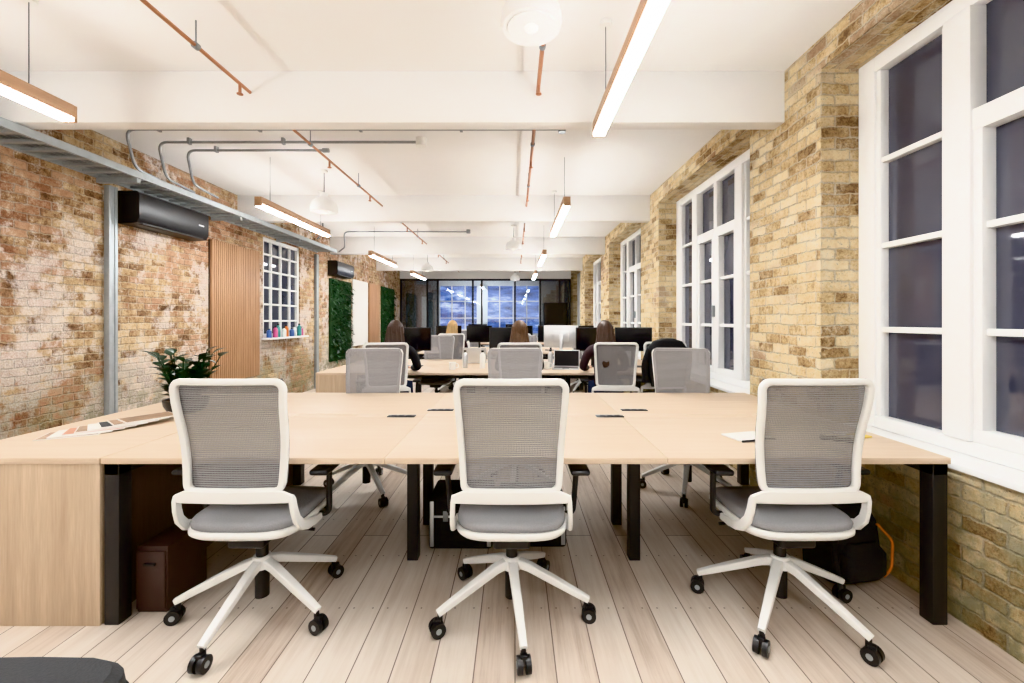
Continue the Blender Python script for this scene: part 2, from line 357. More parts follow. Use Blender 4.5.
g.box(x0,XL-.02,wy0+.002,wy0+.06,wz0+.002,wz1-.002,'wpaint',.005).box(x0,XL-.02,wy1-.06,wy1-.002,wz0+.002,wz1-.002,'wpaint',.005).box(x0,XL-.02,wy0+.002,wy1-.002,wz1-.06,wz1-.002,'wpaint',.005).box(x0,XL-.02,wy0+.002,wy1-.002,wz0+.002,wz0+.06,'wpaint',.005)
for i in (1,2,3): y=wy0+(wy1-wy0)*i/4; g.box(x0+.02,XL-.03,y-.014,y+.014,wz0+.002,wz1-.002,'wpaint')
for i in range(1,6): z=wz0+(wz1-wz0)*i/6; g.box(x0+.02,XL-.03,wy0+.002,wy1-.002,z-.014,z+.014,'wpaint')
g.box(x0+.03,x0+.036,wy0+.002,wy1-.002,wz0+.002,wz1-.002,'glassn')
g.box(XL+.001,XL+.14,wy0-.05,wy1+.05,wz0-.03,wz0,'wpaint',.005)
g.done('window_8')
def bwin(name,a,b):
    g=G(); y=YF
    g.box(a+.002,b-.002,y+.06,y+.07,zs0+.002,zs1-.002,'night')
    for x0_,x1_,c,d in ((a,a+.06,zs0,zs1),(b-.06,b,zs0,zs1),(a,b,zs0,zs0+.06),(a,b,zs1-.06,zs1)): g.box(x0_+.001,x1_-.001,y+.01,y+.1,c+.001,d-.001,'wpaint')
    n=max(2,round((b-a)/.5))
    for i in range(1,n): x=a+(b-a)*i/n; g.box(x-.02,x+.02,y+.02,y+.06,zs0+.002,zs1-.002,'wpaint')
    for z in (1.4,2.05): g.box(a+.002,b-.002,y+.02,y+.06,z-.018,z+.018,'wpaint')
    g.done(name)
bwin('window_9',-2.95,-1.42); bwin('window_10',-1.12,.98)
g=G(); py=14.5
xs=[-3.84,-2.95,-2.6,-1.42,-1.12,.0,.85,1.5,1.85]
for x in xs: g.box(x-.03,x+.03,py-.03,py+.03,0.001,2.71,'black')
for z in (.04,2.68): g.box(-3.87,1.88,py-.03,py+.03,z-.03,z+.03,'black')
for a,b in zip(xs,xs[1:]): g.box(a+.03,b-.03,py-.004,py+.004,.07,2.65,'glassd' if a<-2.9 or a>.8 else 'glass')
g.box(-3.87,1.88,py-.05,py+.05,2.712,CT,'plaster')
g.done('glass_partition')
# ------------------------------------------------------------ linear lights
def linear(y0,y1,x,z=2.5):
    e=empty('linear_pendant_light',(x,(y0+y1)/2,z)); L=(y1-y0)/2
    g=G(); g.box(-.036,-.028,-L,L,.012,.085,'fixwood',.001); g.box(.028,.036,-L,L,.012,.085,'fixwood',.001)
    g.box(-.036,.036,-L-.02,-L,-.012,.085,'fixwood',.003); g.box(-.036,.036,L,L+.02,-.012,.085,'fixwood',.003); g.box(-.028,.028,-L,L,.06,.07,'white'); g.done('housing',e)
    G().box(-.034,.034,-L,L,-.01,.011,'led').done('diffuser',e)
    G().box(-.026,.026,-L,L,.0701,.08,'upfill').done('added_uplight',e)  # extra glowing strip on top, added to brighten the ceiling
    g=G()
    for yy in (-L*.75,L*.75): g.cyl((0,yy,.07),(0,yy,CT-z),.0025,'blackp',seg=6)
    g.cyl((0,L*.75,CT-z-.03),(0,L*.75,CT-z),.035,'white'); g.done('cable',e)
for y0,y1 in ((-1.9,-.3),(1.05,2.72),(4.4,6.0),(7.7,9.3),(10.9,12.4)):
    linear(y0,y1,.53)
for y0,y1 in ((-1.9,-.3),(.9,2.52),(4.4,6.0),(7.8,9.4),(10.9,12.4)):
    linear(y0,y1,-2.62)
linear(15.0+.2,16.4,-1.2)  # added strip to light the space beyond the glass partition
def dome(x,y,zb,R=.15):
    e=empty('dome_pendant_lamp',(x,y,zb)); g=G(); prof=[(R*.96,0),(R,.025),(R*.97,.07),(R*.85,.115),(R*.6,.15),(.055,.17),(.045,.18),(.045,.215),(.02,.225)]
    def ring(r,z): return [Vector((r*math.cos(2*math.pi*j/32),r*math.sin(2*math.pi*j/32),z)) for j in range(32)]
    g.rings([ring(.02,.012),ring(R-.03,.008),ring(R-.012,-.002)]+[ring(r,z) for r,z in prof],'opal')
    g.done('shade',e,50)
    g=G(); g.cyl((0,0,.0),(0,0,.008),R-.035,'opal',seg=32); g.sph((0,0,.002),(.035,.035,.018),'bulb'); g.done('diffuser_disc',e)
    g=G(); h=CT-zb; g.cyl((0,0,.17),(0,0,.215),.03,'galvd'); g.cyl((0,0,.21),(0,0,h),.005,'blackp',seg=8); g.cyl((0,0,h-.03),(0,0,h),.04,'white'); g.done('cord',e)
dome(.08,2.12,2.765); dome(-2.22,5.0,2.58); dome(-.03,7.9,2.62); dome(-2.2,10.8,2.56); dome(0,13.4,2.56)
# ------------------------------------------------------------ pipes
g=G()
for x in (-1.855,.16):
    g.tube([(x,-2.5,2.92),(x,14.3,2.92)],.012 if x<0 else .014,'copper')
    for y in (1.5,2.5,3.9,5.1,7,8.2,10,11.2):
        g.cyl((x,y,2.92),(x,y,CT),.005,'galv',seg=8); g.cyl((x,y-.015,2.92),(x,y+.015,2.92),.02,'galv')
        g.cyl((x,y+.4,2.92),(x,y+.4,2.86),.01,'copper'); g.sph((x,y+.4,2.85),(.022,.022,.008),'copper',8)
g.done('copper_sprinkler_pipe')
g=G()
for (y,xa,xb) in ((3.84,-3.48,.42),(4.12,-3.42,-.9),(4.32,-3.3,-1.9)):
    g.tube([(xa-.1,y+.6,2.725),(xa-.02,y+.12,2.725),(xa,y,3.03),(xb,y,3.03)],.0125,'galv',rad=.09)
    for x in [xa+.3+i*.9 for i in range(int((xb-xa)/.9))]: g.box(x-.012,x+.012,y-.02,y+.02,3.01,CT,'galv')
    g.cyl((xb-.03,y,3.03),(xb+.03,y,3.03),.022,'galv')
g.cyl((-.9,4.12,2.99),(-.9,4.12,CT),.05,'white'); g.cyl((.42,3.84,3.0),(.42,3.84,CT),.035,'galv')
for (y,xa,xb) in ((6.9,-3.1,.05),(8.3,-3.3,-.9)):
    g.tube([(xa-.3,y+.5,2.725),(xa-.02,y+.1,2.75),(xa,y,3.03),(xb,y,3.03)],.0125,'galv',rad=.09); g.cyl((xb,y,3.0),(xb,y,CT),.04,'galv')
g.done('galvanised_conduit')
g=G()
for x in (-3.86,-3.49): g.box(x-.012,x+.012,-2.5,8.4,2.64,2.70,'galvd')
y=-2.4
while y<8.4:
    g.box(-3.86,-3.49,y-.02,y+.02,2.645,2.665,'galvd'); y+=.16
for x in (-3.8,-3.74,-3.67): g.tube([(x,-2.5,2.69),(x,8.4,2.69)],.0125,'galv')
y=-2
while y<8.4: g.box(XL+.002,-3.5,y-.02,y+.02,2.60,2.64,'galvd'); y+=1.5
g.done('cable_tray')
for y in (4.10,8.35):
    g=G(); a=XL+.002; g.box(a,a+.045,y-.045,y+.045,0,2.6,'galvd',.003)
    for k in range(2): g.box(a+.045,a+.052,y-.045+k*.06,y-.015+k*.06,0,2.6,'galvd',.002)
    g.done('steel_channel')
def ac(y0,y1,z0,z1):
    g=G(); n=12; prof=[(0,z1),(.18,z1),(.205,z1-.02),(.21,z1-.05),(.208,z0+.06),(.18,z0+.01),(.1,z0),(0,z0)]
    g.rings([[Vector((XL+.002+a,y,b)) for a,b in prof] for y in (y0,y0+.01,y1-.01,y1)],'blackp')
    g.box(XL+.1,XL+.192,y0+.06,y1-.06,z0+.005,z0+.02,'black',.003); 
    for i in range(14): yy=y0+.05+(y1-y0-.1)*i/13; g.box(XL+.03,XL+.16,yy-.02,yy+.02,z1,z1+.004,'black')
    g.box(XL+.211,XL+.215,y1-.16,y1-.08,z0+.15,z0+.165,'silver'); g.done('air_conditioner')
ac(4.20,5.15,2.27,2.59); ac(8.9,9.8,2.26,2.56)
g=G(); g.box(XL+.001,XL+.015,5.44,6.48,.5,2.35,'brownbox')
for i in range(26): y=5.45+i*.0395; g.box(XL+.015,XL+.045,y,y+.027,.5,2.35,'slat',.002)
g.done('timber_slat_panel')
g=G(); g.box(XL+.001,XL+.04,11.35,12.2,.1,2.3,'slat',.005)
for i in range(14): y=11.36+i*.06; g.box(XL+.04,XL+.055,y,y+.04,.1,2.3,'slat')
g.done('timber_wall_panel')
g=G(); g.box(XL+.002,XL+.03,10.25,11.25,.7,2.3,'white',.004); g.box(XL+.03,XL+.034,10.3,11.2,.75,2.25,'paper'); g.done('whiteboard')
def greenwall(y0,y1,z0,z1,n):
    g=G(); g.box(XL+.001,XL+.04,y0,y1,z0,z1,'moss',.004); r=random.Random(3)
    for i in range(n):
        y=r.uniform(y0+.02,y1-.02); z=r.uniform(z0+.02,z1-.02); d=Vector((r.uniform(.3,1),r.uniform(-.8,.8),r.uniform(-.8,.7)))
        g.leaf((XL+.035,y,z),d,(0,0,1),r.uniform(.07,.16),r.uniform(.03,.07),'leaf' if r.random()<.5 else 'leafd')
    g.done('green_wall',ang=60)
greenwall(8.95,10.1,.45,2.2,420); greenwall(12.4,13.7,.4,2.3,350)
# ------------------------------------------------------------ benches
def bench(y0,x0=-1.79,x1=1.885,D=1.67,ports=True):
    e=empty('bench_desk',(0,y0,0)); 
    w=(x1-x0)/3; zt=.73
    g=G(); mid=D/2
    for i in range(3):
        a=x0+w*i; 
        g.box(a+.0015,a+w-.0015,0,mid-.05,zt-.027,zt,'oak',.002); g.box(a+.0015,a+w-.0015,mid+.05,D,zt-.027,zt,'oak',.002)
        g.box(a+.0015,a+.42,mid-.05,mid+.05,zt-.027,zt,'oak',.001); g.box(a+w-.42,a+w-.0015,mid-.05,mid+.05,zt-.027,zt,'oak',.001)
        g.box(a+.42,a+w-.42,mid-.035,mid+.05,zt-.022,zt-.002,'oak',.001)
        g.box(a+.42,a+w-.42,mid-.05,mid-.035,zt-.05,zt-.03,'blackp')
    g.done('table_top',e)
    g=G(); t=.065
    for x in (x0+.005,x1-t-.005):
        for y in (.01,D-t-.01): g.box(x,x+t,y,y+t,0,zt-.027,'black',.004)
        g.box(x,x+t,.01,D-.01,zt-.08,zt-.028,'black',.003)
    for i in (1,2):
        x=x0+w*i
        for y in (.54,.95): g.box(x-.03,x+.03,y-.03,y+.03,0,zt-.03,'black',.004)
        g.box(x-.03,x+.03,.2,D-.2,zt-.08,zt-.028,'black',.003)
    for y in (.5,D-.54): g.box(x0+.05,x1-.05,y,y+.04,zt-.075,zt-.029,'black')
    g.box(x0+.2,x1-.2,mid-.12,mid+.12,zt-.16,zt-.15,'black')
    g.done('frame',e)
    if ports:
        g=G()
        for x,y in ((-.70,.80),(-.49,.98),(.585,.80),(.785,.98)):
            g.box(x-.085,x+.085,y-.028,y+.028,zt+.0005,zt+.006,'blackp',.002); 
            for k in range(3): g.box(x-.06+k*.045,x-.03+k*.045,y-.014,y+.014,zt+.006,zt+.008,'black')
        g.done('power_port',e)
    return e
B1,B2,B3,B4=1.857,4.85,7.85,10.9
bench(B1); bench(B2,ports=False); bench(B3,ports=False); bench(B4,ports=False)
def cabinet(y0,x0,x1,D=1.67):
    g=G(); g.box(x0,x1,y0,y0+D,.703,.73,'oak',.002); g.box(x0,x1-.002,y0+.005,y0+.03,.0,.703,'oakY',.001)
    g.box(x0,x0+.02,y0+.03,y0+D,0,.703,'oakY'); g.box(x1-.022,x1-.002,y0+.03,y0+D,0,.703,'brownbox'); g.box(x0+.02,x1-.022,y0+D-.02,y0+D,0,.703,'oakY'); g.box(x0+.02,x1-.022,y0+.03,y0+D-.02,.05,.07,'oakY')  # desk-side panel is darker brown than the rest of the cabinet
    g.done('storage_cabinet')
cabinet(B1,-2.56,-1.797); cabinet(B2,-2.25,-1.797); 
g=G(); g.box(-1.715,-1.575,1.95,2.2,.0,.3,'ped',.006); g.box(-1.71,-1.58,1.94,1.95,.02,.28,'ped',.003); g.box(-1.67,-1.62,1.93,1.94,.22,.23,'black'); g.done('under_desk_pedestal')
# ------------------------------------------------------------ office chair
ZB0,ZB1,WB,WT,RC=.622,1.078,.196,.220,.034
def hw(z):
    z0,z1=ZB0,ZB1; w=WB+(z-z0)/(z1-z0)*(WT-WB); r=RC
    if z>z1-r: w-=r-math.sqrt(max(0,r*r-(z-(z1-r))**2))
    if z<z0+r: w-=r-math.sqrt(max(0,r*r-((z0+r)-z)**2))
    return w
def by(x,z):
    t=(z-ZB0)/(ZB1-ZB0)
    return -.205-.045*t+.022*math.sin(math.pi*min(1,t*1.3))*.9+.30*x*x
def chair_parts():
    P={}
    z0,z1=ZB0,ZB1; r=RC
    pts=[]
    def corner(cx,cz,a0,a1,n=6):
        for i in range(n+1):
            a=math.radians(a0+(a1-a0)*i/n); x=cx+r*math.cos(a); z=cz+r*math.sin(a); pts.append(Vector((x,by(x,z),z)))
    def line(xa,za,xb,zb,n):
        for i in range(1,n):
            u=i/n; x=xa+(xb-xa)*u; z=za+(zb-za)*u; pts.append(Vector((x,by(x,z),z)))
    corner(WT-r,z1-r,0,90); line(WT-r,z1,-WT+r,z1,8); corner(-WT+r,z1-r,90,180); line(-WT,z1-r,-WB,z0+r,8)
    corner(-WB+r,z0+r,180,270); line(-WB+r,z0,WB-r,z0,8); corner(WB-r,z0+r,270,360); line(WB,z0+r,WT,z1-r,8)
    g=G()
    n=len(pts); rs=[]
    for i,p in enumerate(pts):
        tg=(pts[(i+1)%n]-pts[i-1]).normalized(); b=Vector((0,1,0)); a=tg.cross(b).normalized(); q=[]
        for j in range(12):
            th=2*math.pi*j/12; c=math.cos(th); s_=math.sin(th); c=math.copysign(abs(c)**.45,c); s_=math.copysign(abs(s_)**.45,s_)
            q.append(p+a*c*.0135+b*s_*.013)
        rs.append(q)
    g.rings(rs,'white',closed=True)
    WY=.243
    rs=[]
    for i in range(25):
        x=-WY+2*WY*i/24; u=abs(x)/WY; yb=-.212+.30*x*x*.8; zt=.630 if u<.8 else .630-(u-.8)/.2*.022; zb=.574
        rs.append([Vector((x,yb-.009,zb+.006)),Vector((x,yb-.011,(zb+zt)/2)),Vector((x,yb-.008,zt-.004)),Vector((x,yb,zt)),Vector((x,yb+.008,zt-.004)),Vector((x,yb+.008,zb+.006)),Vector((x,yb,zb))])
    g.rings(rs,'white')
    for sx in (-1,1):
        pr=[(-.200,.606,.008),(-.196,.585,.017),(-.188,.54,.019),(-.172,.495,.021),(-.135,.455,.022),(-.08,.432,.021),(-.02,.42,.018),(.04,.415,.014)]; rs=[]
        for i,(y,z,hh) in enumerate(pr):
            a=pr[max(0,i-1)]; b=pr[min(len(pr)-1,i+1)]; t=Vector((0,b[0]-a[0],b[1]-a[1])).normalized(); nn=Vector((0,-t.z,t.y)); c=Vector((sx*(.236+.012*min(1,i/4)),y,z))
            rs.append([c+nn*hh+Vector((.004,0,0)),c+nn*hh*.8+Vector((.009,0,0)),c-nn*hh*.8+Vector((.009,0,0)),c-nn*hh+Vector((.004,0,0)),c-nn*hh+Vector((-.004,0,0)),c-nn*hh*.8-Vector((.009,0,0)),c+nn*hh*.8-Vector((.009,0,0)),c+nn*hh-Vector((.004,0,0))])
        g.rings(rs,'white')
    P['back_frame']=g.mesh('back_frame',45)
    t=bmesh.new(); g=G(); rows=24; cols=12; V=[]
    for i in range(rows+1):
        z=z0-.011+(z1-z0+.022)*i/rows; w=hw(min(max(z,z0+.004),z1-.004))+.011; V.append([t.verts.new((-w+2*w*j/cols,by(-w+2*w*j/cols,z)+.0155,z)) for j in range(cols+1)])
    for i in range(rows):
        for j in range(cols): t.faces.new((V[i][j],V[i][j+1],V[i+1][j+1],V[i+1][j]))
    g.merge(t,'mesh'); P['back_mesh']=g.mesh('back_mesh',80)
    def sq(rx,ya,yb,z,dz=0,n=36,p=.5):
        o=[]; cy=(ya+yb)/2; ry=(yb-ya)/2
        for j in range(n):
            th=2*math.pi*j/n; c=math.cos(th); s_=math.sin(th); x=rx*math.copysign(abs(c)**p,c); y=cy+ry*math.copysign(abs(s_)**p,s_)
            f=max(0,(y-.12)/.15); o.append(Vector((x,y,z-dz*f*f)))
        return o
    g=G(); g.rings([sq(.226,-.2,.27,.452,.02),sq(.236,-.21,.282,.46,.025),sq(.238,-.213,.285,.472,.03),sq(.232,-.206,.28,.485,.032),sq(.215,-.19,.255,.492,.03),sq(.12,-.1,.15,.494,.0)],'seat')
    P['seat']=g.mesh('seat',60)
    g=G(); g.rings([sq(.19,-.16,.21,.40,.0),sq(.232,-.2,.265,.418,.01),sq(.243,-.218,.286,.434,.02),sq(.243,-.218,.286,.448,.022),sq(.236,-.208,.275,.455,.022)],'white'); 
    P['seat_shell']=g.mesh('seat_shell',60)
    g=G(); g.box(-.08,.08,-.13,.12,.345,.405,'blackp',.015,3); g.box(-.24,.24,-.04,.02,.385,.41,'blackp',.008); g.cyl((-.08,.05,.38),(-.25,.06,.37),.007,'blackp'); g.cyl((.08,.0,.38),(.24,.0,.37),.007,'blackp')
    g.cyl((0,0,.07),(0,0,.22),.03,'blackp'); g.cyl((0,0,.25),(0,0,.3),.026,'blackp'); g.cyl((0,0,.3),(0,0,.36),.018,'blackp'); g.cyl((0,0,.325),(0,0,.35),.035,'blackp')
    P['mechanism']=g.mesh('mechanism')
    g=G()
    for sx in (-1,1):
        g.tube([(sx*.24,.05,.42),(sx*.285,.05,.425),(sx*.298,.02,.648)],.013,'blackp',rad=.03)
        g.box(sx*.3-.042,sx*.3+.042,-.10,.14,.648,.674,'blackp',.012,3)
    P['armrest']=g.mesh('armrest')
    g=G(); g.cyl((0,0,.205),(0,0,.255),.048,'white',r2=.036,seg=24)
    for k in range(5):
        a=2*math.pi*k/5; d=Vector((math.cos(a),math.sin(a),0)); 
        g.sweep([d*.02+Vector((0,0,.228)),d*.08+Vector((0,0,.212)),d*.2+Vector((0,0,.158)),d*.3+Vector((0,0,.112)),d*.345+Vector((0,0,.091))],.038,.034,'white',pw=.45,seg=12,ws=[1.2,1.1,1,.85,.75])
        c=d*.335; pr=Vector((-d.y,d.x,0)); g.cyl(c+Vector((0,0,.05)),c+Vector((0,0,.088)),.011,'blackp')
        c2=c+d*.012
        for s_ in (-1,1):
            g.cyl(c2+pr*s_*.006+Vector((0,0,.031)),c2+pr*s_*.026+Vector((0,0,.031)),.031,'blackp',seg=20); g.cyl(c2+pr*s_*.026+Vector((0,0,.031)),c2+pr*s_*.028+Vector((0,0,.031)),.012,'galvd',seg=12)
        g.box(c2.x-.014,c2.x+.014,c2.y-.014,c2.y+.014,.03,.07,'blackp',.005)
    P['star_base']=g.mesh('star_base')
    return P
CP=chair_parts()
def chair(x,y,rz=0,base=0):
    e=empty('office_chair',(x,y,0),rz)
    for k,me in CP.items():
        o=obj(k,me,e)
        if k=='star_base': o.rotation_euler.z=base-rz
    return e
R=math.radians
chair(-1.155,1.965,R(0),R(265)); chair(-.015,1.96,0,R(278)); chair(1.21,1.965,R(1),R(228))
chair(-1.15,3.33,R(183),R(20)); chair(0,3.36,R(180),R(50)); chair(1.35,3.36,R(172),R(100))
chair(-1.38,4.72,R(8),R(10)); chair(.05,4.7,0,R(40)); chair(1.08,4.75,R(-4),R(70))
for x,y,r in ((-1.16,B2+1.5,180),(.1,B2+1.52,178),(1.25,B2+1.5,184),(-1.12,B3-.12,3),(.05,B3-.1,0),(1.2,B3-.1,5),(-1.2,B3+1.55,180),(0.1,B3+1.55,180),(1.2,B3+1.55,180),(-1.1,B4-.1,0),(.1,B4-.1,0),(1.2,B4-.1,0)):
    chair(x,y,R(r),random.random())
# ------------------------------------------------------------ people
def skinobj(name,verts,edges,radii,k,parent,root=0,sub=2):
    me=bpy.data.meshes.new(name); me.from_pydata(verts,edges,[]); o=obj(name,me,parent); me.materials.append(M[k])
    md=o.modifiers.new('skin','SKIN'); md.use_smooth_shade=True
    if not me.skin_vertices: bpy.context.view_layer.objects.active=o
    sv=me.skin_vertices[0].data if me.skin_vertices else None
    if sv:
        for i,r in enumerate(radii): sv[i].radius=r if isinstance(r,tuple) else (r,r); sv[i].use_root=(i==root)
    s=o.modifiers.new('sub','SUBSURF'); s.levels=sub; s.render_levels=sub; return o
def person(x,y,rz,hair,top,longhair=True,dz=0):
    e=empty('seated_person',(x,y,dz),rz)
    V=[(0,-.05,.57),(0,-.07,.68),(0,-.07,.80),(0,-.05,.93),(0,-.035,1.02),(0,-.03,1.07)]
    E=[(0,1),(1,2),(2,3),(3,4),(4,5)]; Rr=[(.15,.11),(.13,.1),(.135,.1),(.155,.105),(.1,.075),(.055,.055)]
    for sx in (-1,1):
        i=len(V); V+=[(sx*.15,-.03,1.005),(sx*.20,.0,.93),(sx*.235,.06,.80),(sx*.20,.22,.775),(sx*.16,.33,.765)]
        E+=[(4,i),(i,i+1),(i+1,i+2),(i+2,i+3),(i+3,i+4)]; Rr+=[.06,.055,.047,.042,.031]
    skinobj('torso_and_arms',V,E,Rr,top,e)
    V=[(0,-.05,.56)]; E=[]; Rr=[(.15,.1)]
    for sx in (-1,1):
        i=len(V); V+=[(sx*.09,.02,.565),(sx*.1,.2,.565),(sx*.1,.36,.555),(sx*.1,.39,.50),(sx*.1,.37,.3),(sx*.1,.35,.12)]
        E+=[(0,i)]+[(i+j,i+j+1) for j in range(5)]; Rr+=[.085,.075,.06,.056,.05,.035]
    skinobj('legs',V,E,Rr,'jeans',e)
    for sx in (-1,1):
        skinobj('shoe_l' if sx<0 else 'shoe_r',[(sx*.1,.33,.05),(sx*.1,.40,.045),(sx*.1,.50,.033)],[(0,1),(1,2)],[.042,.04,.03],'blackp',e)
        hx,hy,hz=sx*.155,.335,.762
        V=[(hx,hy,hz),(hx-sx*.004,hy+.04,hz),(hx-sx*.01,hy+.075,hz-.002)]; E=[(0,1),(1,2)]; Rr=[(.026,.02),(.034,.016),(.036,.014)]
        skinobj('hand_l' if sx<0 else 'hand_r',V,E,Rr,'skin',e,sub=1)
        for f,(ox,L) in enumerate(((-.028,.062),(-.010,.075),(.010,.07),(.028,.055))):
            bx=hx-sx*.01+ox; by_=hy+.08; skinobj('finger_%d'%f,[(bx,by_,hz),(bx+ox*.1,by_+L*.45,hz+.006),(bx+ox*.15,by_+L*.78,hz-.002),(bx+ox*.15,by_+L,hz-.012)],[(0,1),(1,2),(2,3)],[.009,.0085,.008,.007],'skin',e,sub=1)
        skinobj('thumb',[(hx-sx*.02,hy+.03,hz),(hx-sx*.045,hy+.055,hz-.004),(hx-sx*.052,hy+.085,hz-.01)],[(0,1),(1,2)],[.012,.010,.008],'skin',e,sub=1)
    t=bmesh.new(); bmesh.ops.create_uvsphere(t,u_segments=28,v_segments=20,radius=1)
    for v in t.verts:
        c=v.co; z=c.z; w=.075*(1-.28*max(0,-z)**1.5); dep=.095
        c.x*=w/1; c.y*=dep; 
        if c.y>0 and z<0: c.y*=1-.12*(-z)
        if c.y<0 and z<0: c.y*=1-.35*(-z)
        c.z=z*.115
    g=G(); g.merge(t,'skin',Matrix.Translation((0,.0,1.195)))
    g.cyl((0,-.03,1.03),(0,-.015,1.15),.056,'skin',r2=.05,seg=18)
    g.sph((0,.096,1.175),(.012,.02,.022),'skin',10); g.sph((0,.084,1.135),(.024,.008,.008),'lip',10)
    for sx in (-1,1):
        g.sph((sx*.03,.083,1.2),(.013,.009,.008),'eye',10); g.sph((sx*.03,.091,1.2),(.005,.003,.005),'blackp',8); g.sph((sx*.076,-.005,1.185),(.01,.02,.03),'skin',10)
        g.sph((sx*.03,.087,1.22),(.018,.006,.004),hair,8)
    g.done('head',e,60)
    t=bmesh.new(); bmesh.ops.create_uvsphere(t,u_segments=48,v_segments=24,radius=1)
    dl=[v for v in t.verts if (v.co.y>.25 and v.co.z<.42) or v.co.z<-.75]
    for v in t.verts:
        a=math.atan2(v.co.x,v.co.y); k=1+.02*math.sin(a*17)+.015*math.sin(a*31+2)
        v.co=Vector((v.co.x*.089*k,v.co.y*.11*k,v.co.z*.122))
    bmesh.ops.delete(t,geom=dl,context='VERTS'); g=G(); g.merge(t,hair,Matrix.Translation((0,-.01,1.205)))
    if longhair:
        rs=[]
        for z,w,d,cy in ((1.25,.082,.05,-.055),(1.18,.092,.055,-.065),(1.1,.105,.05,-.085),(1.02,.12,.042,-.115),(.95,.12,.035,-.14),(.88,.1,.028,-.155),(.83,.06,.018,-.155)):
            rs.append([Vector((w*math.cos(2*math.pi*j/36)*(1+.05*math.sin(j*4.1)),cy+d*math.sin(2*math.pi*j/36)*(1+.1*math.sin(j*4.1)),z+.012*math.sin(j*2.3))) for j in range(36)])
        g.rings(rs,hair)
    g.done('hair',e,70)
    return e
person(-1.31,4.72,R(10),'hairb','jacket',dz=.0); person(.05,4.69,R(0),'hairm','jacket'); person(.99,4.74,R(-5),'hairb','shirt',longhair=True)
person(-1.12,B3-.12,0,'hairbl','shirt')
# ------------------------------------------------------------ desk things
def monitor(x,y,rz=0,w=.54,h=.33,zc=1.1,k='black',front='screen'):
    e=empty('computer_monitor',(x,y,.732),rz); z=zc-.73
    g=G(); g.box(-w/2,w/2,-.01,.014,z-h/2,z+h/2,k,.006); g.box(-w/2+.01,w/2-.01,-.0115,-.0095,z-h/2+.012,z+h/2-.01,front); g.box(-.1,.1,.014,.035,z-.08,z+.08,k,.008)
    g.box(-.022,.022,.03,.045,.01,z+.03,k,.004); g.box(-.11,.11,-.06,.1,0,.01,k,.004); g.done('monitor_body',e)
for x,y,r in ((1.0,B2+.62,5),(1.5,B2+.6,-8),(-.1,B2+.66,0),(-1.3,B2+.65,0)): monitor(x,y,R(r),w=.46,h=.3,zc=1.08)
monitor(.62,B2+.95,R(172),w=.46,h=.3,zc=1.10,k='silver')
for x,y in ((-1.3,B3+.6),(-.7,B3+.6),(.1,B3+.6),(.7,B3+.6),(1.3,B3+.6),(-1.0,B4+.6),(.0,B4+.6),(1.1,B4+.6)): monitor(x,y,R(random.uniform(-8,8)),w=.5,zc=1.05)
def laptop(x,y,rz,k='silver'):
    g2=G(); g2.box(-.16,.16,-.11,.11,0,.014,k,.004); g2.box(-.145,.145,-.05,.09,.014,.0155,'blackp'); g2.box(-.04,.04,-.1,-.06,.014,.0152,'dgrey')
    g2.box(-.16,.16,.135,.143,.012,.222,k,.003,rot=Matrix.Rotation(R(-14),4,'X')); g2.box(-.15,.15,.1325,.135,.022,.212,'screen',0,rot=Matrix.Rotation(R(-14),4,'X'))
    g2.done('laptop',None,loc=(x,y,.732),rz=rz)
laptop(.62,B2+.38,R(-10)); laptop(-.55,B2+1.15,R(180)); laptop(-.2,B3+.35,0)
def bottle(x,y,z,k,h=.22,r=.033,name='water_bottle'):
    g=G(); pr=[(r*.95,0),(r,.01),(r,h*.68),(r*.8,h*.78),(r*.42,h*.85),(r*.42,h*.9)]
    g.rings([[Vector((a*math.cos(2*math.pi*j/16),a*math.sin(2*math.pi*j/16),b)) for j in range(16)] for a,b in pr],k); g.cyl((0,0,h*.9),(0,0,h),r*.5,'blackp'); g.done(name,None,loc=(x,y,z))
for x,y,k in ((-.4,B2+.45,'white'),(.45,B2+.6,'silver'),(-.62,B2+.5,'silver'),(-.9,B3+.4,'white')): bottle(x,y,.731,k)
for i in range(9): bottle(XL+.06+.03*(i%2),wy0+.06+i*.125,wz0+.001,('blue','pink','teal','white','orange','blue','silver','teal','pink')[i],h=.14+.09*((i*7)%5)/5,r=.036)
def mug(x,y):
    g=G(); pr=[(.034,0),(.038,.006),(.04,.09),(.036,.09),(.034,.01)]
    g.rings([[Vector((a*math.cos(2*math.pi*j/18),a*math.sin(2*math.pi*j/18),b)) for j in range(18)] for a,b in pr],'white',capb=True); g.tube([(.038,0,.075),(.07,0,.07),(.07,0,.025),(.038,0,.02)],.005,'white',rad=.015); g.done('coffee_mug',None,loc=(x,y,.731))
mug(-.75,B2+.3); mug(.38,B2+.35)
g=G(); r=random.Random(5)
for i in range(8):
    x=-2.30+.026*i; y=2.24+.035*i
    a=R(-62+4*i); z=.7315+.0045*i
    g.box(x-.085,x+.085,y-.12,y+.12,z,z+.004,'paper',0,rot=Matrix.Rotation(a,4,'Z'))
    g.box(x-.081,x+.081,y-.116,y+.116,z+.004,z+.0044,('brownp','paper','red','brownp','paper','dgrey','brownp','brownp')[i],0,rot=Matrix.Rotation(a,4,'Z'))
g.done('magazine_spread')
G().box(-.1,.1,-.07,.07,0,.008,'paper',.001).box(-.1,.1,-.072,-.068,0,.01,'dgrey').done('notebook',None,loc=(1.18,2.18,.7315),rz=R(15))
G().box(-.075,.075,-.035,.035,0,.01,'blackp',.004).box(-.065,.065,-.028,.028,.0095,.0105,'screen').done('smartphone',None,loc=(1.60,2.13,.7315),rz=R(-35))
